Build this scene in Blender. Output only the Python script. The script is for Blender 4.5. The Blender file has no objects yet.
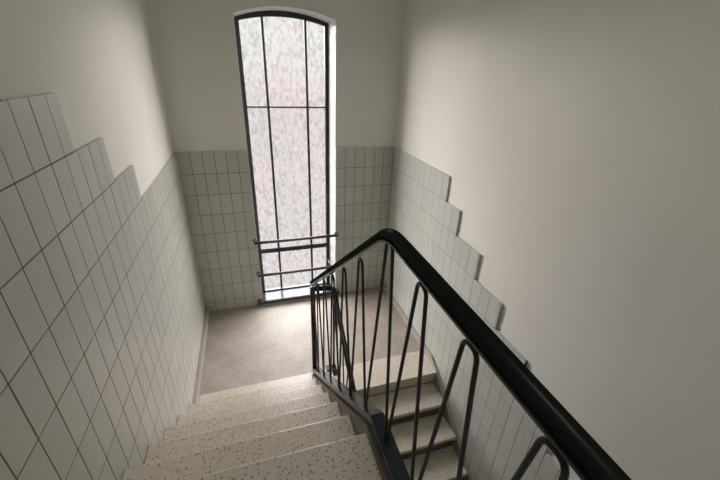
import bpy, bmesh, math, random
from mathutils import Vector, Matrix

random.seed(4)
S = 0.11                 # metres per layout unit (one wall tile is one unit wide)
Z0 = 17.05               # the half landing lies at z = -17.05 units; it becomes z = 0 m
C = bpy.context.scene.collection


def V(x, y, z):
    return Vector((x * S, y * S, (z + Z0) * S))


# ------------------------------------------------------------------ camera
cam = bpy.data.cameras.new('camera')
cam.sensor_width = 36.0
cam.lens = 353.688 / 720 * 36
cam.clip_start = 0.02
camo = bpy.data.objects.new('camera', cam)
C.objects.link(camo)
yaw, pitch, roll = -0.312256, -0.451756, -0.0380057
B = Matrix(((1, 0, 0), (0, 0, 1), (0, -1, 0)))
R = Matrix.Rotation(yaw, 3, 'Z') @ Matrix.Rotation(pitch, 3, 'X') @ B @ Matrix.Rotation(roll, 3, 'Z')
right, down, fwd = R.col[0], R.col[1], R.col[2]
M = Matrix((right, -down, -fwd)).transposed().to_4x4()
M.translation = V(6.00438, -34.30059, 7.11983)
camo.matrix_world = M
bpy.context.scene.camera = camo

# ------------------------------------------------------------------ sky and exposure
SKY_HIGH, SKY_SIDE, SKY_LOW, SKY_GROUND = 15.0, 43.0, 1.0, 0.9
FILL_W = 7.0
vs = bpy.context.scene.view_settings
vs.view_transform = 'Standard'
vs.look = 'None'
vs.gamma = 1.0
vs.exposure = 0.0
vs.use_curve_mapping = False

world = bpy.data.worlds.new('overcast_sky')
bpy.context.scene.world = world
world.use_nodes = True
nt = world.node_tree
nt.nodes.clear()
tc = nt.nodes.new('ShaderNodeTexCoord')
sep = nt.nodes.new('ShaderNodeSeparateXYZ')
nt.links.new(tc.outputs['Generated'], sep.inputs[0])


def step(src, lo, hi):
    m = nt.nodes.new('ShaderNodeMapRange')
    m.interpolation_type = 'SMOOTHSTEP'
    m.inputs['From Min'].default_value = lo
    m.inputs['From Max'].default_value = hi
    nt.links.new(src, m.inputs['Value'])
    return m.outputs[0]


def mth(op, a, b=None):
    m = nt.nodes.new('ShaderNodeMath')
    m.operation = op
    for k, v in enumerate((a, b)):
        if v is None:
            continue
        if isinstance(v, (int, float)):
            m.inputs[k].default_value = v
        else:
            nt.links.new(v, m.inputs[k])
    return m.outputs[0]


def wmix(fac, a, b):
    m = nt.nodes.new('ShaderNodeMix')
    m.data_type = 'RGBA'
    nt.links.new(fac, m.inputs[0])
    for k, v in ((6, a), (7, b)):
        if isinstance(v, tuple):
            m.inputs[k].default_value = (*v, 1)
        else:
            nt.links.new(v, m.inputs[k])
    return m.outputs[2]


# overcast sky: open and bright to both sides and overhead, dimmed straight across to push light onto the side walls
X_, Z_ = sep.outputs['X'], sep.outputs['Z']
side = mth('MULTIPLY', mth('MAXIMUM', step(X_, .42, .54), step(mth('MULTIPLY', X_, -1.0), .24, .40)), step(Z_, -.06, .06))
above = step(Z_, .13, .2)
sky = wmix(above, (SKY_SIDE, SKY_SIDE * .94, SKY_SIDE * .935), (SKY_HIGH, SKY_HIGH * .96, SKY_HIGH * 1.0))
low = wmix(step(Z_, -.1, .02), (SKY_GROUND, SKY_GROUND * .93, SKY_GROUND * .93), (SKY_LOW, SKY_LOW * .965, SKY_LOW * .965))
bg = nt.nodes.new('ShaderNodeBackground')
out = nt.nodes.new('ShaderNodeOutputWorld')
nt.links.new(wmix(mth('MAXIMUM', side, above), low, sky), bg.inputs['Color'])
nt.links.new(bg.outputs[0], out.inputs['Surface'])


def setramp(el, items):
    while len(el) > 1:
        el.remove(el[-1])
    el[0].position, el[0].color = items[0][0], (*items[0][1], 1)
    for p, c in items[1:]:
        e = el.new(p)
        e.color = (*c, 1)


portal = bpy.data.lights.new('window_portal', 'AREA')
portal.shape = 'RECTANGLE'
portal.size, portal.size_y = 8.2 * S, 28.2 * S
portal.cycles.is_portal = True
po = bpy.data.objects.new('window_portal', portal)
po.location = V(9.87, 1.6, -2.6)
po.rotation_euler = (math.radians(-90), 0, 0)      # faces into the stairwell
C.objects.link(po)


# ------------------------------------------------------------------ materials
def mat(name):
    m = bpy.data.materials.new(name)
    m.use_nodes = True
    t = m.node_tree
    return m, t, t.nodes['Principled BSDF']


def ramp(t, src, items, interp='LINEAR'):
    r = t.nodes.new('ShaderNodeValToRGB')
    r.color_ramp.interpolation = interp
    setramp(r.color_ramp.elements, items)
    t.links.new(src, r.inputs[0])
    return r.outputs[0]


def noise(t, scale, detail=3, rough=.5):
    tcn = t.nodes.new('ShaderNodeTexCoord')
    n = t.nodes.new('ShaderNodeTexNoise')
    n.inputs['Scale'].default_value = scale
    n.inputs['Detail'].default_value = detail
    n.inputs['Roughness'].default_value = rough
    t.links.new(tcn.outputs['Object'], n.inputs['Vector'])
    return n.outputs['Fac']


def bump(t, bsdf, src, strength, dist):
    b = t.nodes.new('ShaderNodeBump')
    b.inputs['Strength'].default_value = strength
    b.inputs['Distance'].default_value = dist
    t.links.new(src, b.inputs['Height'])
    t.links.new(b.outputs[0], bsdf.inputs['Normal'])


def mixc(t, fac, a, b, mode='MIX'):
    m = t.nodes.new('ShaderNodeMix')
    m.data_type = 'RGBA'
    m.blend_type = mode
    for sock, val in ((m.inputs[0], fac), (m.inputs[6], a), (m.inputs[7], b)):
        if isinstance(val, bpy.types.NodeSocket):
            t.links.new(val, sock)
        elif isinstance(val, tuple):
            sock.default_value = (*val, 1)
        else:
            sock.default_value = val
    return m.outputs[2]


PLASTER, t, b = mat('white_plaster')
t.links.new(ramp(t, noise(t, 1.6, 4), [(.3, (.715, .705, .66)), (.7, (.755, .745, .70))]), b.inputs['Base Color'])
b.inputs['Roughness'].default_value = .75
bump(t, b, noise(t, 90, 3), .12, .002)

REVEAL, t, b = mat('white_reveal_paint')
t.links.new(ramp(t, noise(t, 3), [(.3, (.66, .65, .635)), (.7, (.70, .69, .675))]), b.inputs['Base Color'])
b.inputs['Roughness'].default_value = .5

TILE, t, b = mat('glazed_grey_tile')
geo = t.nodes.new('ShaderNodeNewGeometry')
r1 = ramp(t, geo.outputs['Random Per Island'], [(0, (.475, .485, .445)), (.5, (.505, .515, .475)), (1, (.535, .54, .50))])
t.links.new(mixc(t, .25, r1, ramp(t, noise(t, 14, 4), [(.3, (.45, .45, .415)), (.7, (.55, .55, .515))])), b.inputs['Base Color'])
b.inputs['Roughness'].default_value = .29
b.inputs['Specular IOR Level'].default_value = .5
bump(t, b, noise(t, 12, 2), .15, .004)

GROUT, t, b = mat('dark_grout')
t.links.new(ramp(t, noise(t, 30), [(.3, (.085, .08, .062)), (.7, (.13, .12, .10))]), b.inputs['Base Color'])
b.inputs['Roughness'].default_value = .9


def terrazzo(name, base0, base1, chip_amt, rough=.3):
    m, t, b = mat(name)
    tcn = t.nodes.new('ShaderNodeTexCoord')
    base = ramp(t, noise(t, 5, 5, .6), [(.3, base0), (.7, base1)])
    cur = base
    for sc, lo, col in ((88, chip_amt, (.20, .165, .125)), (130, chip_amt * 1.1, (.33, .29, .23)), (105, chip_amt, (.62, .575, .495))):
        vo = t.nodes.new('ShaderNodeTexVoronoi')
        vo.inputs['Scale'].default_value = sc
        t.links.new(tcn.outputs['Object'], vo.inputs['Vector'])
        sepc = t.nodes.new('ShaderNodeSeparateColor')
        t.links.new(vo.outputs['Color'], sepc.inputs[0])
        big = ramp(t, sepc.outputs[0], [(0, (1, 1, 1)), (lo, (0, 0, 0))], 'CONSTANT')
        near = ramp(t, vo.outputs['Distance'], [(.0, (1, 1, 1)), (.30, (1, 1, 1)), (.44, (0, 0, 0))])
        mu = t.nodes.new('ShaderNodeMath')
        mu.operation = 'MULTIPLY'
        t.links.new(big, mu.inputs[0])
        t.links.new(near, mu.inputs[1])
        cur = mixc(t, mu.outputs[0], cur, col)
    t.links.new(cur, b.inputs['Base Color'])
    b.inputs['Roughness'].default_value = rough
    bump(t, b, noise(t, 60), .05, .002)
    return m


TERRA = terrazzo('speckled_terrazzo', (.585, .53, .435), (.665, .605, .505), .26)
TERRA_PALE = terrazzo('pale_terrazzo', (.64, .575, .475), (.70, .635, .53), .10)
TERRA_SKIRT = terrazzo('grey_beige_skirting', (.34, .315, .27), (.40, .37, .32), .06)
STRING = terrazzo('terrazzo_string', (.25, .225, .185), (.31, .28, .235), .1)

SKIRT = terrazzo('grey_beige_skirting', (.34, .315, .27), (.40, .37, .32), .06)
STRING = terrazzo('dark_brown_string_and_riser_shade', (.085, .075, .06), (.11, .098, .08), .05)

FLOOR, t, b = mat('brown_landing_floor')
n1 = ramp(t, noise(t, 4, 6, .65), [(.3, (.27, .235, .193)), (.7, (.46, .41, .345))])
n2 = ramp(t, noise(t, 26, 4), [(.35, (.30, .265, .22)), (.65, (.43, .385, .33))])
t.links.new(mixc(t, .35, n1, n2), b.inputs['Base Color'])
b.inputs['Roughness'].default_value = .55
b.inputs['Specular IOR Level'].default_value = .8
bump(t, b, noise(t, 40), .06, .002)


def paint(name, c0, c1, rough, bs=.05):
    m, t, b = mat(name)
    t.links.new(ramp(t, noise(t, 12), [(.3, c0), (.7, c1)]), b.inputs['Base Color'])
    b.inputs['Roughness'].default_value = rough
    bump(t, b, noise(t, 50), bs, .001)
    return m


STEEL = paint('blue_black_paint', (.018, .022, .032), (.024, .029, .041), .24)
ROD = paint('black_rod_paint', (.008, .009, .012), (.013, .014, .018), .4)
RAIL, t, b = mat('dark_green_handrail')
t.nodes.remove(b)
df = t.nodes.new('ShaderNodeBsdfDiffuse')
t.links.new(ramp(t, noise(t, 12), [(.3, (.007, .011, .009)), (.7, (.011, .017, .013))]), df.inputs['Color'])
gs = t.nodes.new('ShaderNodeBsdfGlossy')
gs.inputs['Roughness'].default_value = .28
mx = t.nodes.new('ShaderNodeMixShader')
mx.inputs[0].default_value = .014
t.links.new(df.outputs[0], mx.inputs[1])
t.links.new(gs.outputs[0], mx.inputs[2])
t.links.new(mx.outputs[0], t.nodes['Material Output'].inputs['Surface'])
RAILBAR = paint('grey_rail_bar', (.045, .045, .045), (.06, .06, .058), .2)
FRAME = paint('dark_window_paint', (.012, .022, .028), (.018, .03, .036), .35)
GUARD = paint('blue_grey_guard_bar', (.045, .05, .06), (.06, .065, .075), .35)
MATTE = paint('matte_blue_grey_window_paint', (.025, .032, .04), (.035, .043, .052), .7)
SILL = paint('dark_glazed_sill', (.035, .04, .055), (.05, .055, .07), .16)

# hammered glass: lets the sky through, mottled by its pattern
GLASS = bpy.data.materials.new('hammered_glass')
GLASS.use_nodes = True
t = GLASS.node_tree
t.nodes.clear()
tcn = t.nodes.new('ShaderNodeTexCoord')
mp = t.nodes.new('ShaderNodeMapping')
mp.inputs['Scale'].default_value = (1, 1, .55)
t.links.new(tcn.outputs['Object'], mp.inputs[0])
wob = t.nodes.new('ShaderNodeTexNoise')
wob.inputs['Scale'].default_value = 16
t.links.new(mp.outputs[0], wob.inputs['Vector'])
addv = mixc(t, .07, mp.outputs[0], wob.outputs['Color'])
n1 = t.nodes.new('ShaderNodeTexNoise')
n1.inputs['Scale'].default_value = 34
n1.inputs['Detail'].default_value = 2.5
t.links.new(addv, n1.inputs['Vector'])
pat = ramp(t, n1.outputs['Fac'], [(.33, (.72, .73, .71)), (.47, (.89, .885, .88)), (.62, (1, 1, 1))])
tint = ramp(t, noise(t, 1.5, 2), [(.38, (.92, .95, .91)), (.5, (.96, .945, .925)), (.62, (1.0, .94, .93))])
col = mixc(t, 1.0, pat, tint, 'MULTIPLY')
tr = t.nodes.new('ShaderNodeBsdfTransparent')
t.links.new(col, tr.inputs[0])
gl = t.nodes.new('ShaderNodeBsdfGlossy')
gl.inputs['Roughness'].default_value = .25
ms = t.nodes.new('ShaderNodeMixShader')
ms.inputs[0].default_value = .05
o_ = t.nodes.new('ShaderNodeOutputMaterial')
t.links.new(tr.outputs[0], ms.inputs[1])
t.links.new(gl.outputs[0], ms.inputs[2])
t.links.new(ms.outputs[0], o_.inputs['Surface'])


# ------------------------------------------------------------------ mesh helpers (layout units)
def box(bm, x0, x1, y0, y1, z0, z1, mi=0):
    vs_ = [bm.verts.new(V(x, y, z)) for z in (z0, z1) for y in (y0, y1) for x in (x0, x1)]
    for f in ((0, 2, 3, 1), (4, 5, 7, 6), (0, 1, 5, 4), (2, 6, 7, 3), (0, 4, 6, 2), (1, 3, 7, 5)):
        bm.faces.new([vs_[i] for i in f]).material_index = mi


def bevel(bm, w, seg=2):
    bmesh.ops.bevel(bm, geom=bm.edges[:], offset=w * S, segments=seg, affect='EDGES', profile=.6)


def prism(bm, pts, a0, a1, axis):
    """extrude a closed outline (list of 2D points) between a0 and a1 along axis 0 (x) or 1 (y)"""
    def P(p, a):
        return V(a, p[0], p[1]) if axis == 0 else V(p[0], a, p[1])
    A = [bm.verts.new(P(p, a0)) for p in pts]
    Bv = [bm.verts.new(P(p, a1)) for p in pts]
    n = len(pts)
    bm.faces.new(A)
    bm.faces.new(Bv[::-1])
    for i in range(n):
        bm.faces.new((A[i], A[(i + 1) % n], Bv[(i + 1) % n], Bv[i]))


def tube(bm, pts, r, seg=12, ry=None, caps=True):
    P = [V(*p) for p in pts]
    rings = []
    up = None
    for i, p in enumerate(P):
        if i == 0:
            d = (P[1] - P[0]).normalized()
        elif i == len(P) - 1:
            d = (P[-1] - P[-2]).normalized()
        else:
            d = ((P[i + 1] - p).normalized() + (p - P[i - 1]).normalized()).normalized()
        if up is None:
            ref = Vector((1, 0, 0)) if abs(d.x) < .9 else Vector((0, 0, 1))
            up = (ref - d * ref.dot(d)).normalized()
        else:
            up = (up - d * up.dot(d)).normalized()
        sd = d.cross(up)
        rings.append([bm.verts.new(p + up * (math.cos(a) * r * S) + sd * (math.sin(a) * (ry or r) * S))
                      for a in (2 * math.pi * k / seg for k in range(seg))])
    for A, Bv in zip(rings, rings[1:]):
        for k in range(seg):
            f = bm.faces.new((A[k], A[(k + 1) % seg], Bv[(k + 1) % seg], Bv[k]))
            f.smooth = True
    if caps:
        bm.faces.new(rings[0][::-1])
        bm.faces.new(rings[-1])


def sweep_rect(bm, pts, x0, x1, th):
    """flat bar that follows a (y, z) polyline: top on the line, th thick downwards"""
    n = len(pts)
    low = []
    for i, (y, z) in enumerate(pts):
        ds = []
        if i > 0:
            ds.append(Vector((pts[i][0] - pts[i - 1][0], pts[i][1] - pts[i - 1][1])).normalized())
        if i < n - 1:
            ds.append(Vector((pts[i + 1][0] - pts[i][0], pts[i + 1][1] - pts[i][1])).normalized())
        d = sum(ds, Vector((0, 0))).normalized()
        nn = Vector((d.y, -d.x))
        if nn.y > 0:
            nn = -nn
        m = th / max(.5, abs(nn.dot(Vector((ds[0].y, -ds[0].x)))))
        low.append((y + nn.x * m, z + nn.y * m))
    prism(bm, list(pts) + low[::-1], x0, x1, 0)


def fillet(pts, r, n=8):
    """round the inner corners of a polyline"""
    res = [Vector(pts[0])]
    for a, b_, c in zip(pts, pts[1:], pts[2:]):
        a, b_, c = Vector(a), Vector(b_), Vector(c)
        d1, d2 = (a - b_).normalized(), (c - b_).normalized()
        rr = min(r, (a - b_).length * .48, (c - b_).length * .48)
        p, q = b_ + d1 * rr, b_ + d2 * rr
        for k in range(n + 1):
            s = k / n
            res.append(p * (1 - s) ** 2 + b_ * 2 * s * (1 - s) + q * s * s)
    res.append(Vector(pts[-1]))
    return [tuple(v) for v in res]


def obj(name, bm, mats, parent=None, kind=None, label=None):
    bmesh.ops.recalc_face_normals(bm, faces=bm.faces[:])
    me = bpy.data.meshes.new(name)
    if parent is not None:
        org = parent['_o']
        off = Vector(org)
        for v in bm.verts:
            v.co -= off
    bm.to_mesh(me)
    bm.free()
    for m in (mats if isinstance(mats, (list, tuple)) else [mats]):
        me.materials.append(m)
    o = bpy.data.objects.new(name, me)
    C.objects.link(o)
    if parent is not None:
        o.parent = parent
        o['_o'] = parent['_o']
    else:
        o['_o'] = (0.0, 0.0, 0.0)
    if kind:
        o['kind'] = kind
    if label:
        o['label'] = label
    return o


def thing(name, label, cat, loc, group=None, kind=None):
    o = bpy.data.objects.new(name, None)
    o.empty_display_size = .05
    o.location = V(*loc)
    o['_o'] = tuple(V(*loc))
    C.objects.link(o)
    if label:
        o['label'] = label
        o['category'] = cat
    if group:
        o['group'] = group
    if kind:
        o['kind'] = kind
    return o


def struct(name, bm, m):
    return obj(name, bm, m, kind='structure')


# ------------------------------------------------------------------ layout
W = 20.40
A = 1.9912               # tile height
ZF = -17.05              # half landing
ZB, ZT, YB = -34.0, 24.0, -40.0
R1, G1, Y5 = 1.894, 2.375, -25.723        # upper flight
ZU = ZF + 6 * R1                          # upper landing
R2, G2, YR = 1.471, 2.117, -14.30         # lower flight
NSTEP = 11
ZL = ZF - NSTEP * R2
XS = 9.34                                 # right end of the upper treads
SEAM = -11.45
TH = .16                  # tiles stand this far off the wall
XW0, XW1 = -TH, W + .08
WX0, WX1, WSP, WCR = 5.92, 14.18, 10.70, 11.38

# ------------------------------------------------------------------ room shell
bm = bmesh.new(); box(bm, -1.2, XW0, YB - 1, 1.8, ZB, ZT); struct('wall_left', bm, PLASTER)
bm = bmesh.new(); box(bm, XW1, W + 1.4, YB - 1, 1.8, ZB, ZT); struct('wall_right', bm, PLASTER)
bm = bmesh.new(); box(bm, XW0, XW1, YB - 1, YB, ZB, ZT); struct('wall_front', bm, PLASTER)
bm = bmesh.new(); box(bm, XW0, XW1, YB, 1.8, ZT, ZT + 1); struct('ceiling', bm, PLASTER)


def arch(x0, x1, zs, zc, n=24):
    w, hgt = (x1 - x0) / 2, zc - zs
    rad = (w * w + hgt * hgt) / (2 * hgt)
    cx, cz = (x0 + x1) / 2, zc - rad
    a = math.asin(w / rad)
    return [(cx + rad * math.sin(-a + 2 * a * k / n), cz + rad * math.cos(-a + 2 * a * k / n)) for k in range(n + 1)]


SILLZ = -16.45
ap = arch(WX0, WX1, WSP, WCR)
# back wall in strips round the arched opening, welded before extruding
bm = bmesh.new()
cache = {}


def vv(p):
    k = (round(p[0], 4), round(p[1], 4))
    if k not in cache:
        cache[k] = bm.verts.new(V(p[0], 0, p[1]))
    return cache[k]


def quad(*ps):
    bm.faces.new([vv(p) for p in ps])


quad((XW0, ZB), (WX0, ZB), (WX0, SILLZ), (XW0, SILLZ))
quad((WX0, ZB), (WX1, ZB), (WX1, SILLZ), (WX0, SILLZ))
quad((WX1, ZB), (XW1, ZB), (XW1, SILLZ), (WX1, SILLZ))
quad((XW0, SILLZ), (WX0, SILLZ), ap[0], (XW0, WSP))
quad((WX1, SILLZ), (XW1, SILLZ), (XW1, WSP), ap[-1])
quad((XW0, WSP), ap[0], (WX0, ZT), (XW0, ZT))
quad(ap[-1], (XW1, WSP), (XW1, ZT), (WX1, ZT))
for p, q in zip(ap, ap[1:]):
    quad(p, q, (q[0], ZT), (p[0], ZT))
ex = bmesh.ops.extrude_face_region(bm, geom=bm.faces[:])
bmesh.ops.translate(bm, verts=[e for e in ex['geom'] if isinstance(e, bmesh.types.BMVert)], vec=Vector((0, 1.6 * S, 0)))
SP = 1.6 / 1.1
for v in bm.verts:
    x, z = v.co.x / S, v.co.z / S - Z0
    if v.co.y > .1 and WX0 - .01 < x < WX1 + .01 and SILLZ - .01 < z < WCR + .01:
        v.co.x = (x - (x - WX0) * .40 / (WX1 - WX0) * SP) * S
        if z > WSP - .01:
            v.co.z = (z - .16 * SP + Z0) * S
bmesh.ops.recalc_face_normals(bm, faces=bm.faces[:])
for f in bm.faces:
    c = f.calc_center_median()
    if abs(f.normal.y) < .5 and WX0 * S - .01 < c.x < WX1 * S + .01 and (SILLZ + Z0) * S - .01 < c.z < (WCR + Z0) * S + .01:
        f.material_index = 1
struct('wall_back', bm, [PLASTER, REVEAL])


# ------------------------------------------------------------------ tiled dado, tile by tile within one mesh per wall
GAP = .044


def tile_rects(rects, axis, plane, sgn, th=.16, grout=.148, gap=GAP):
    """rects: (u0, u1, z0, z1) per tile. Builds grout backing and chamfered tiles proud of it."""
    bm = bmesh.new()

    def P(u, d, z):
        return V(plane + sgn * d, u, z) if axis == 0 else V(u, plane + sgn * d, z)
    for u0, u1, z0, z1, run in rects:
        a0, a1, b0, b1 = u0 + gap / 2, u1 - gap / 2, z0 + gap / 2, z1 - gap / 2
        if a1 - a0 < .06 or b1 - b0 < .06:
            continue
        c = .005
        j = [random.uniform(-.003, .003) for _ in range(3)]
        lo = [bm.verts.new(P(u, 0, z)) for u, z in ((a0, b0), (a1, b0), (a1, b1), (a0, b1))]
        mid = [bm.verts.new(P(u, th - c, z)) for u, z in ((a0, b0), (a1, b0), (a1, b1), (a0, b1))]
        hi = [bm.verts.new(P(u, th + j[0] + j[1] * su + j[2] * sv, z)) for u, z, su, sv in
              ((a0 + c, b0 + c, -1, -1), (a1 - c, b0 + c, 1, -1), (a1 - c, b1 - c, 1, 1), (a0 + c, b1 - c, -1, 1))]
        for L, H in ((lo, mid), (mid, hi)):
            for k in range(4):
                bm.faces.new((L[k], L[(k + 1) % 4], H[(k + 1) % 4], H[k]))
        bm.faces.new(hi)
    # grout backing, one strip per run of tiles
    for u0, u1, z0, z1 in sorted({r[4] for r in rects}):
        u0, u1, z0, z1 = u0 + .03, u1 - .03, z0 - .03, z1 - .03
        lo = [bm.verts.new(P(u, 0, z)) for u, z in ((u0, z0), (u1, z0), (u1, z1), (u0, z1))]
        hi = [bm.verts.new(P(u, grout, z)) for u, z in ((u0, z0), (u1, z0), (u1, z1), (u0, z1))]
        for k in range(4):
            bm.faces.new((lo[k], lo[(k + 1) % 4], hi[(k + 1) % 4], hi[k])).material_index = 1
        bm.faces.new(hi).material_index = 1
    return bm


def run(u0, u1, z0, z1, j0, w):
    """tiles of width w with a joint at j0, clipped to u0..u1"""
    res = []
    k = math.floor((u0 - j0) / w)
    while j0 + k * w < u1 - 1e-6:
        a, b_ = max(u0, j0 + k * w), min(u1, j0 + (k + 1) * w)
        if b_ - a > .05:
            res.append((a, b_, z0, z1, (u0, u1, z0, z1)))
        k += 1
    return res


WL = 1.052
JL = -26.13
rects = []
edges = [0, -12.74, -15.93, -19.0, -22.15, -25.3, -28.45]
for n in range(1, 7):
    rects += run(YB, edges[n], (n - 1) * A + .08, n * A + .08, JL, WL)
for k in range(9):
    z1, z0 = -k * A + .08, max(-(k + 1) * A + .08, ZF)
    rects += run(YB, -.16, z0, z1, JL, WL)
struct('trim_1', tile_rects(rects, 0, XW0, 1), [TILE, GROUT])

rects = []
redge = [-11.33, -13.40, -16.53, -19.53, -22.47, -25.40, -28.4, -31.4, -34.4, -37.4, YB]
for k in range(17):
    z1, z0 = -k * A, max(-(k + 1) * A, ZB)
    lo = redge[k] if k < len(redge) else YB
    rects += run(lo, -.16, z0, z1, -13.40, 1.0)
struct('trim_2', tile_rects(rects, 0, XW1, -1, gap=.03), [TILE, GROUT])

rects = []
for k in range(9):
    z1, z0 = -k * A, max(-(k + 1) * A, ZF)
    rects += run(0, WX0, z0, z1, 1.0, 1.0)
struct('trim_3', tile_rects(rects, 1, 0, -1), [TILE, GROUT])
rects = []
for k in range(9):
    z1, z0 = -k * A, max(-(k + 1) * A, ZF)
    rects += run(WX1, W, z0, z1, 15.17, 1.02)
struct('trim_4', tile_rects(rects, 1, 0, -1), [TILE, GROUT])

# ------------------------------------------------------------------ floors and skirtings
bm = bmesh.new(); box(bm, XW0, XW1, SEAM, 0, ZF - 1.4, ZF); struct('floor', bm, FLOOR)
bm = bmesh.new()
# pale terrazzo edge of the landing: plain on the left, a nosing over the lower flight on the right
box(bm, XW0, 11.0, -14.0, SEAM, ZF - 1.4, ZF)
box(bm, 11.0, XW1, YR, SEAM, ZF - .38, ZF)
box(bm, 11.0, XW1, YR + .3, SEAM, ZF - 1.4, ZF - .38)
struct('floor.001', bm, TERRA_PALE)
bm = bmesh.new(); box(bm, XW0, XS, YB, Y5 - G1 + .0, ZU - 1.6, ZU); struct('floor.002', bm, TERRA)
bm = bmesh.new(); box(bm, XW0, XW1, YB, 0, ZB - 1, ZB + .6); struct('floor.003', bm, STRING)  # dark colour set to cut light bouncing up the shaft

bm = bmesh.new()
box(bm, -.03, .34, -13.2, -.17, ZF, ZF + .75)
bevel(bm, .1, 2)
struct('baseboard_left', bm, SKIRT)
bm = bmesh.new()
pts = [(-.17, ZF), (-.17, ZF + .75), (SEAM - 1.6, ZF + .75)]
sl = R2 / G2
yend = YR - (NSTEP - 1) * G2
pts += [(YR + .25, ZF + .2), (YR - .05, ZF + .02), (yend, ZF + .02 - sl * (YR - .05 - yend)), (yend, ZF - 2.2 - sl * (YR - yend)), (YR, ZF - 2.2)]
prism(bm, pts, W - .3, W + .03, 0)
struct('baseboard_right', bm, SKIRT)

# ------------------------------------------------------------------ upper flight
up = thing('stair_flight', 'speckled beige terrazzo stair flight descending along the left wall to the landing', 'stairs', (4.7, -20, ZF))
TT, OV = .36, .16
for k in range(6):
    y = Y5 + (5 - k) * G1
    z = ZF + (k + 1) * R1
    bm = bmesh.new()
    box(bm, .01, XS, y - G1 - (OV if k < 5 else 0) + .02, y, z - TT, z)
    bevel(bm, .08, 3)
    obj('tread', bm, TERRA, up)
    bm = bmesh.new()
    box(bm, .01, XS - .02, y - OV - .4, y - OV, z - R1, z - TT)
    obj('riser', bm, TERRA, up)
# sloping concrete string that carries the steps on the open side
bm = bmesh.new()
STR = [(-11.3, -16.6), (-25.70, -4.80), (-39.9, -4.95)]
prism(bm, [(-11.7, ZF), (-11.7, -16.95), (-25.68, -5.34), (-39.9, -5.45), (-39.9, ZU - 1.6), (-27.5, ZU - 1.6), (-15.5, ZF)],
      XS, 9.93, 0)
obj('string', bm, STRING, up)

# ------------------------------------------------------------------ lower flight
XL = 11.7
lo = thing('stair_flight', 'narrow terrazzo stair flight going down from the landing beside the right wall', 'stairs', (15.5, -20, ZL))
for j in range(1, NSTEP + 1):
    y = YR - j * G2
    z = ZF - j * R2
    bm = bmesh.new()
    box(bm, XL, W - .305, y, y + G2 + .28, z - .36, z)
    bevel(bm, .05, 2)
    obj('tread', bm, TERRA_PALE, lo)
    if j < NSTEP:
        bm = bmesh.new()
        box(bm, XL, W - .305, y + .3, y + .7, z - R2, z - .36)
        obj('riser', bm, STRING, lo)  # lower risers coloured dark, standing in for the shade under the nosings


# ------------------------------------------------------------------ balustrades
def line(pts, y):
    for (ya, za), (yb, zb) in zip(pts, pts[1:]):
        if yb <= y <= ya:
            return za + (zb - za) * (y - ya) / (yb - ya)
    return pts[-1][1] if y < pts[-1][0] else pts[0][1]


def hairpin(bm, x, ya, yt, yb, botl, topl, gap, r):
    tz = min(line(topl, yt + .12), line(topl, yt - .12)) - gap
    p = [(x, ya - .05, line(botl, ya - .05)), (x, yt + .22, tz), (x, yt - .22, tz), (x, yb + .05, line(botl, yb + .05))]
    tube(bm, fillet(p, .5, 9), r, 10)


RR = .178


def balustrade(label, x, sx0, sx1, rail, strg, vs_, tops, base):
    t = thing('stair_railing', label, 'railing', base)
    bm = bmesh.new()
    sweep_rect(bm, strg, sx0, sx1, .3)
    obj('stringer', bm, STEEL, t)
    bm = bmesh.new()
    tube(bm, fillet([(x, y, z) for y, z in rail], .75, 10), RR, 20)
    obj('handrail', bm, RAIL, t)
    bm = bmesh.new()
    f = fillet([(0, y, z - RR + .01) for y, z in rail], .75, 10)
    sweep_rect(bm, [(q[1], q[2]) for q in f], x - .17, x + .09, .06)
    obj('rail_bar', bm, RAILBAR, t)
    low = [(y, z - RR - .13) for y, z in rail]
    for i, yt in enumerate(tops):
        bm = bmesh.new()
        hairpin(bm, x - .02, vs_[i], yt, vs_[i + 1], strg, low, .13 if yt < -27 else .02, .055)
        obj('baluster', bm, ROD, t)
    return t


rail = [(-11.2, -7.92), (-25.68, 2.93), (-39.5, 2.82)]
vs_ = [-10.95, -13.3, -15.5, -17.78, -20.05, -22.32, -24.54, -26.83, -28.95, -30.98, -33.05, -35.1]
tops = [-11.75, -13.75, -16.05, -18.4, -20.73, -23.1, -25.78, -27.93, -30.02, -32.12, -34.2]
ur = balustrade('dark steel stair railing with green-black handrail, bending above the upper flight', 9.7, 9.45, 10.0, rail, STR, vs_, tops, (9.7, -20, ZF))
bm = bmesh.new()
box(bm, 9.52, 9.9, -11.4, -11.08, ZF, -8.25)
bevel(bm, .05, 2)
obj('newel_post', bm, STEEL, ur)

XH = 11.4
sl = .73
lrail = [(-11.35, -8.75), (-36, -8.75 - sl * 24.65)]
lstr = [(-11.3, -16.85), (-12.6, -16.85 - .25), (-36, -17.1 - R2 / G2 * 23.4)]
lv = [-11.2 - 2.0 * k for k in range(12)]
lr = balustrade('dark lower stair railing seen between the bars of the upper one', XH, XH - .26, XH + .2, lrail, lstr, lv,
                [y - 1.0 for y in lv[:-1]], (XH, -20, ZL))
bm = bmesh.new()
tube(bm, [(XH, -11.34, ZF), (XH, -11.34, -8.75)], .1, 12)
obj('newel_post', bm, STEEL, lr)
bm = bmesh.new()
box(bm, XH - .7, XH + .2, -11.7, -11.05, ZF, ZF + .14)
bevel(bm, .04, 2)
obj('foot_plate', bm, ROD, lr)
bm = bmesh.new()
tube(bm, fillet([(9.92, -11.24, -8.5), (XH, -11.24, -8.6), (XH, -12.2, -9.3)], .5, 8), .2, 14)
obj('cross_rail', bm, RAIL, lr)

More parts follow.
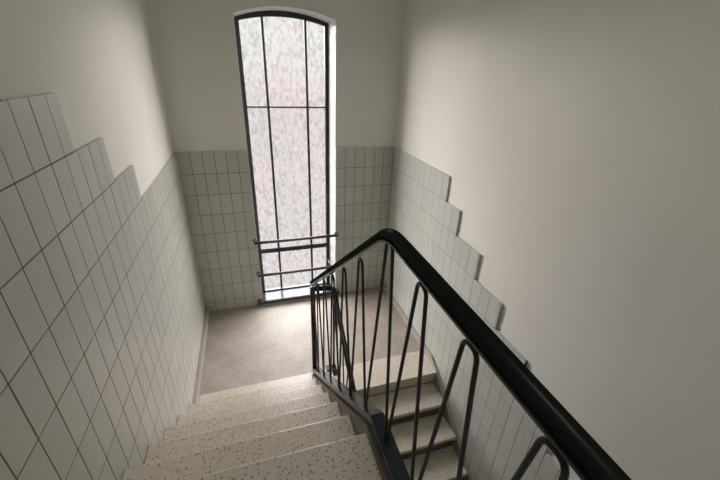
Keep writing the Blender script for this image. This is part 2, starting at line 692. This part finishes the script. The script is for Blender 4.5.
# ------------------------------------------------------------------ arched window
wn = thing('window_1', None, None, (9.85, .9, SILLZ), kind='structure')
FY0, FY1 = 1.1, 1.5
FX0, FX1, FSP, FCR = WX0, WX1 - .40, WSP - .16, WCR - .16
ap = arch(FX0, FX1, FSP, FCR)
inner = arch(FX0 + .34, FX1 - .34, FSP - .2, FCR - .42)
bm = bmesh.new()
outr = [(FX0, SILLZ)] + ap + [(FX1, SILLZ)]
inn = [(FX0 + .34, SILLZ + .2)] + inner + [(FX1 - .34, SILLZ + .2)]
fo = [bm.verts.new(V(p[0], FY0, p[1])) for p in outr]
fi = [bm.verts.new(V(p[0], FY0, p[1])) for p in inn]
n = len(fo)
for i in range(n):
    j = (i + 1) % n
    bm.faces.new((fo[i], fo[j], fi[j], fi[i]))
ex = bmesh.ops.extrude_face_region(bm, geom=bm.faces[:])
bmesh.ops.translate(bm, verts=[e for e in ex['geom'] if isinstance(e, bmesh.types.BMVert)], vec=Vector((0, (FY1 - FY0) * S, 0)))
obj('window_frame', bm, FRAME, wn)


def arch_z(x, pts):
    for p, q in zip(pts, pts[1:]):
        if p[0] <= x <= q[0]:
            return p[1] + (q[1] - p[1]) * (x - p[0]) / (q[0] - p[0])
    return pts[0][1]


VX = [8.13, 11.75]
for x in VX:
    bm = bmesh.new()
    box(bm, x - .11, x + .11, .98 + .2, 1.45, SILLZ + .15, arch_z(x, inner) + .08)
    bevel(bm, .03, 1)
    obj('glazing_bar', bm, FRAME, wn)
for z, hh, nm, y0 in ((3.62, .075, 'glazing_bar', 1.2), (-11.15, .26, 'transom', 1.12), (-16.45, .25, 'bottom_rail', 1.08)):
    bm = bmesh.new()
    box(bm, FX0 + .3, FX1 - .3, y0, 1.48, z - hh, z + hh)
    bevel(bm, .03, 1)
    obj(nm, bm, GUARD if nm == 'bottom_rail' else MATTE, wn)
xs_ = [FX0 + .3] + VX + [FX1 - .3]
zs_ = [-16.3, -11.12, 3.62, None]
for i in range(3):
    for j in range(3):
        bm = bmesh.new()
        x0, x1, z0 = xs_[i], xs_[i + 1], zs_[j]
        if zs_[j + 1] is not None:
            pts = [(x0, z0), (x1, z0), (x1, zs_[j + 1]), (x0, zs_[j + 1])]
        else:
            topx = [x0 + (x1 - x0) * k / 8 for k in range(9)]
            pts = [(x0, z0), (x1, z0)] + [(x, arch_z(x, ap) - .12) for x in topx[::-1]]
        bm.faces.new([bm.verts.new(V(p[0], 1.32, p[1])) for p in pts])
        obj('pane', bm, GLASS, wn)
bm = bmesh.new()
box(bm, 5.3, 14.55, -.7, 1.09, -16.82, -16.35)
bevel(bm, .06, 2)
obj('window_sill', bm, SILL, wn)
bm = bmesh.new()
box(bm, 5.35, 14.5, -.55, -.17, ZF, -16.82)
obj('sill_plinth', bm, TERRA_PALE, wn)

# ------------------------------------------------------------------ guard bars across the window
for z, lab in ((-9.15, 'upper dark round bar fixed across the window just above its thick transom'),
               (-13.0, 'lower dark round bar fixed across the window below its thick transom')):
    gtop = thing('window_guard_bar', lab, 'guard bar', (9.9, -.75, z), 'guard bars across the window')
    bm = bmesh.new()
    xe = 14.35 if z > -10 else 13.7
    tube(bm, [(5.62, -.75, z), (xe, -.75, z)], .15, 14)
    obj('bar', bm, GUARD, gtop)
    for x in (5.72, xe - .1):
        yw = -.16 if x < 6 or x > WX1 else 1.1
        bm = bmesh.new()
        tube(bm, [(x, yw, z), (x, -.7, z)], .09, 10)
        tube(bm, [(x, yw, z), (x, yw - .08, z)], .2, 14)
        obj('wall_bracket', bm, GUARD, gtop)

# ------------------------------------------------------------------ added fill lamp on the ceiling, unseen behind the viewer
lt = thing('added_fill_lamp', None, None, (8, -35.4, ZT), kind='structure')
bm = bmesh.new()
tube(bm, [(8, -35.4, ZT), (8, -35.4, ZT - .5)], 4.2, 48)
obj('fill_lamp_base', bm, REVEAL, lt)
ld = bpy.data.lights.new('added_fill_light', 'AREA')
ld.shape = 'DISK'
ld.size = 7.6 * S
ld.energy = FILL_W
ld.color = (.98, 1, .9)
lo_ = bpy.data.objects.new('added_fill_light', ld)
lo_.location = V(8, -35.4, ZT - .6)
C.objects.link(lo_)

for o in bpy.data.objects:
    if '_o' in o:
        del o['_o']
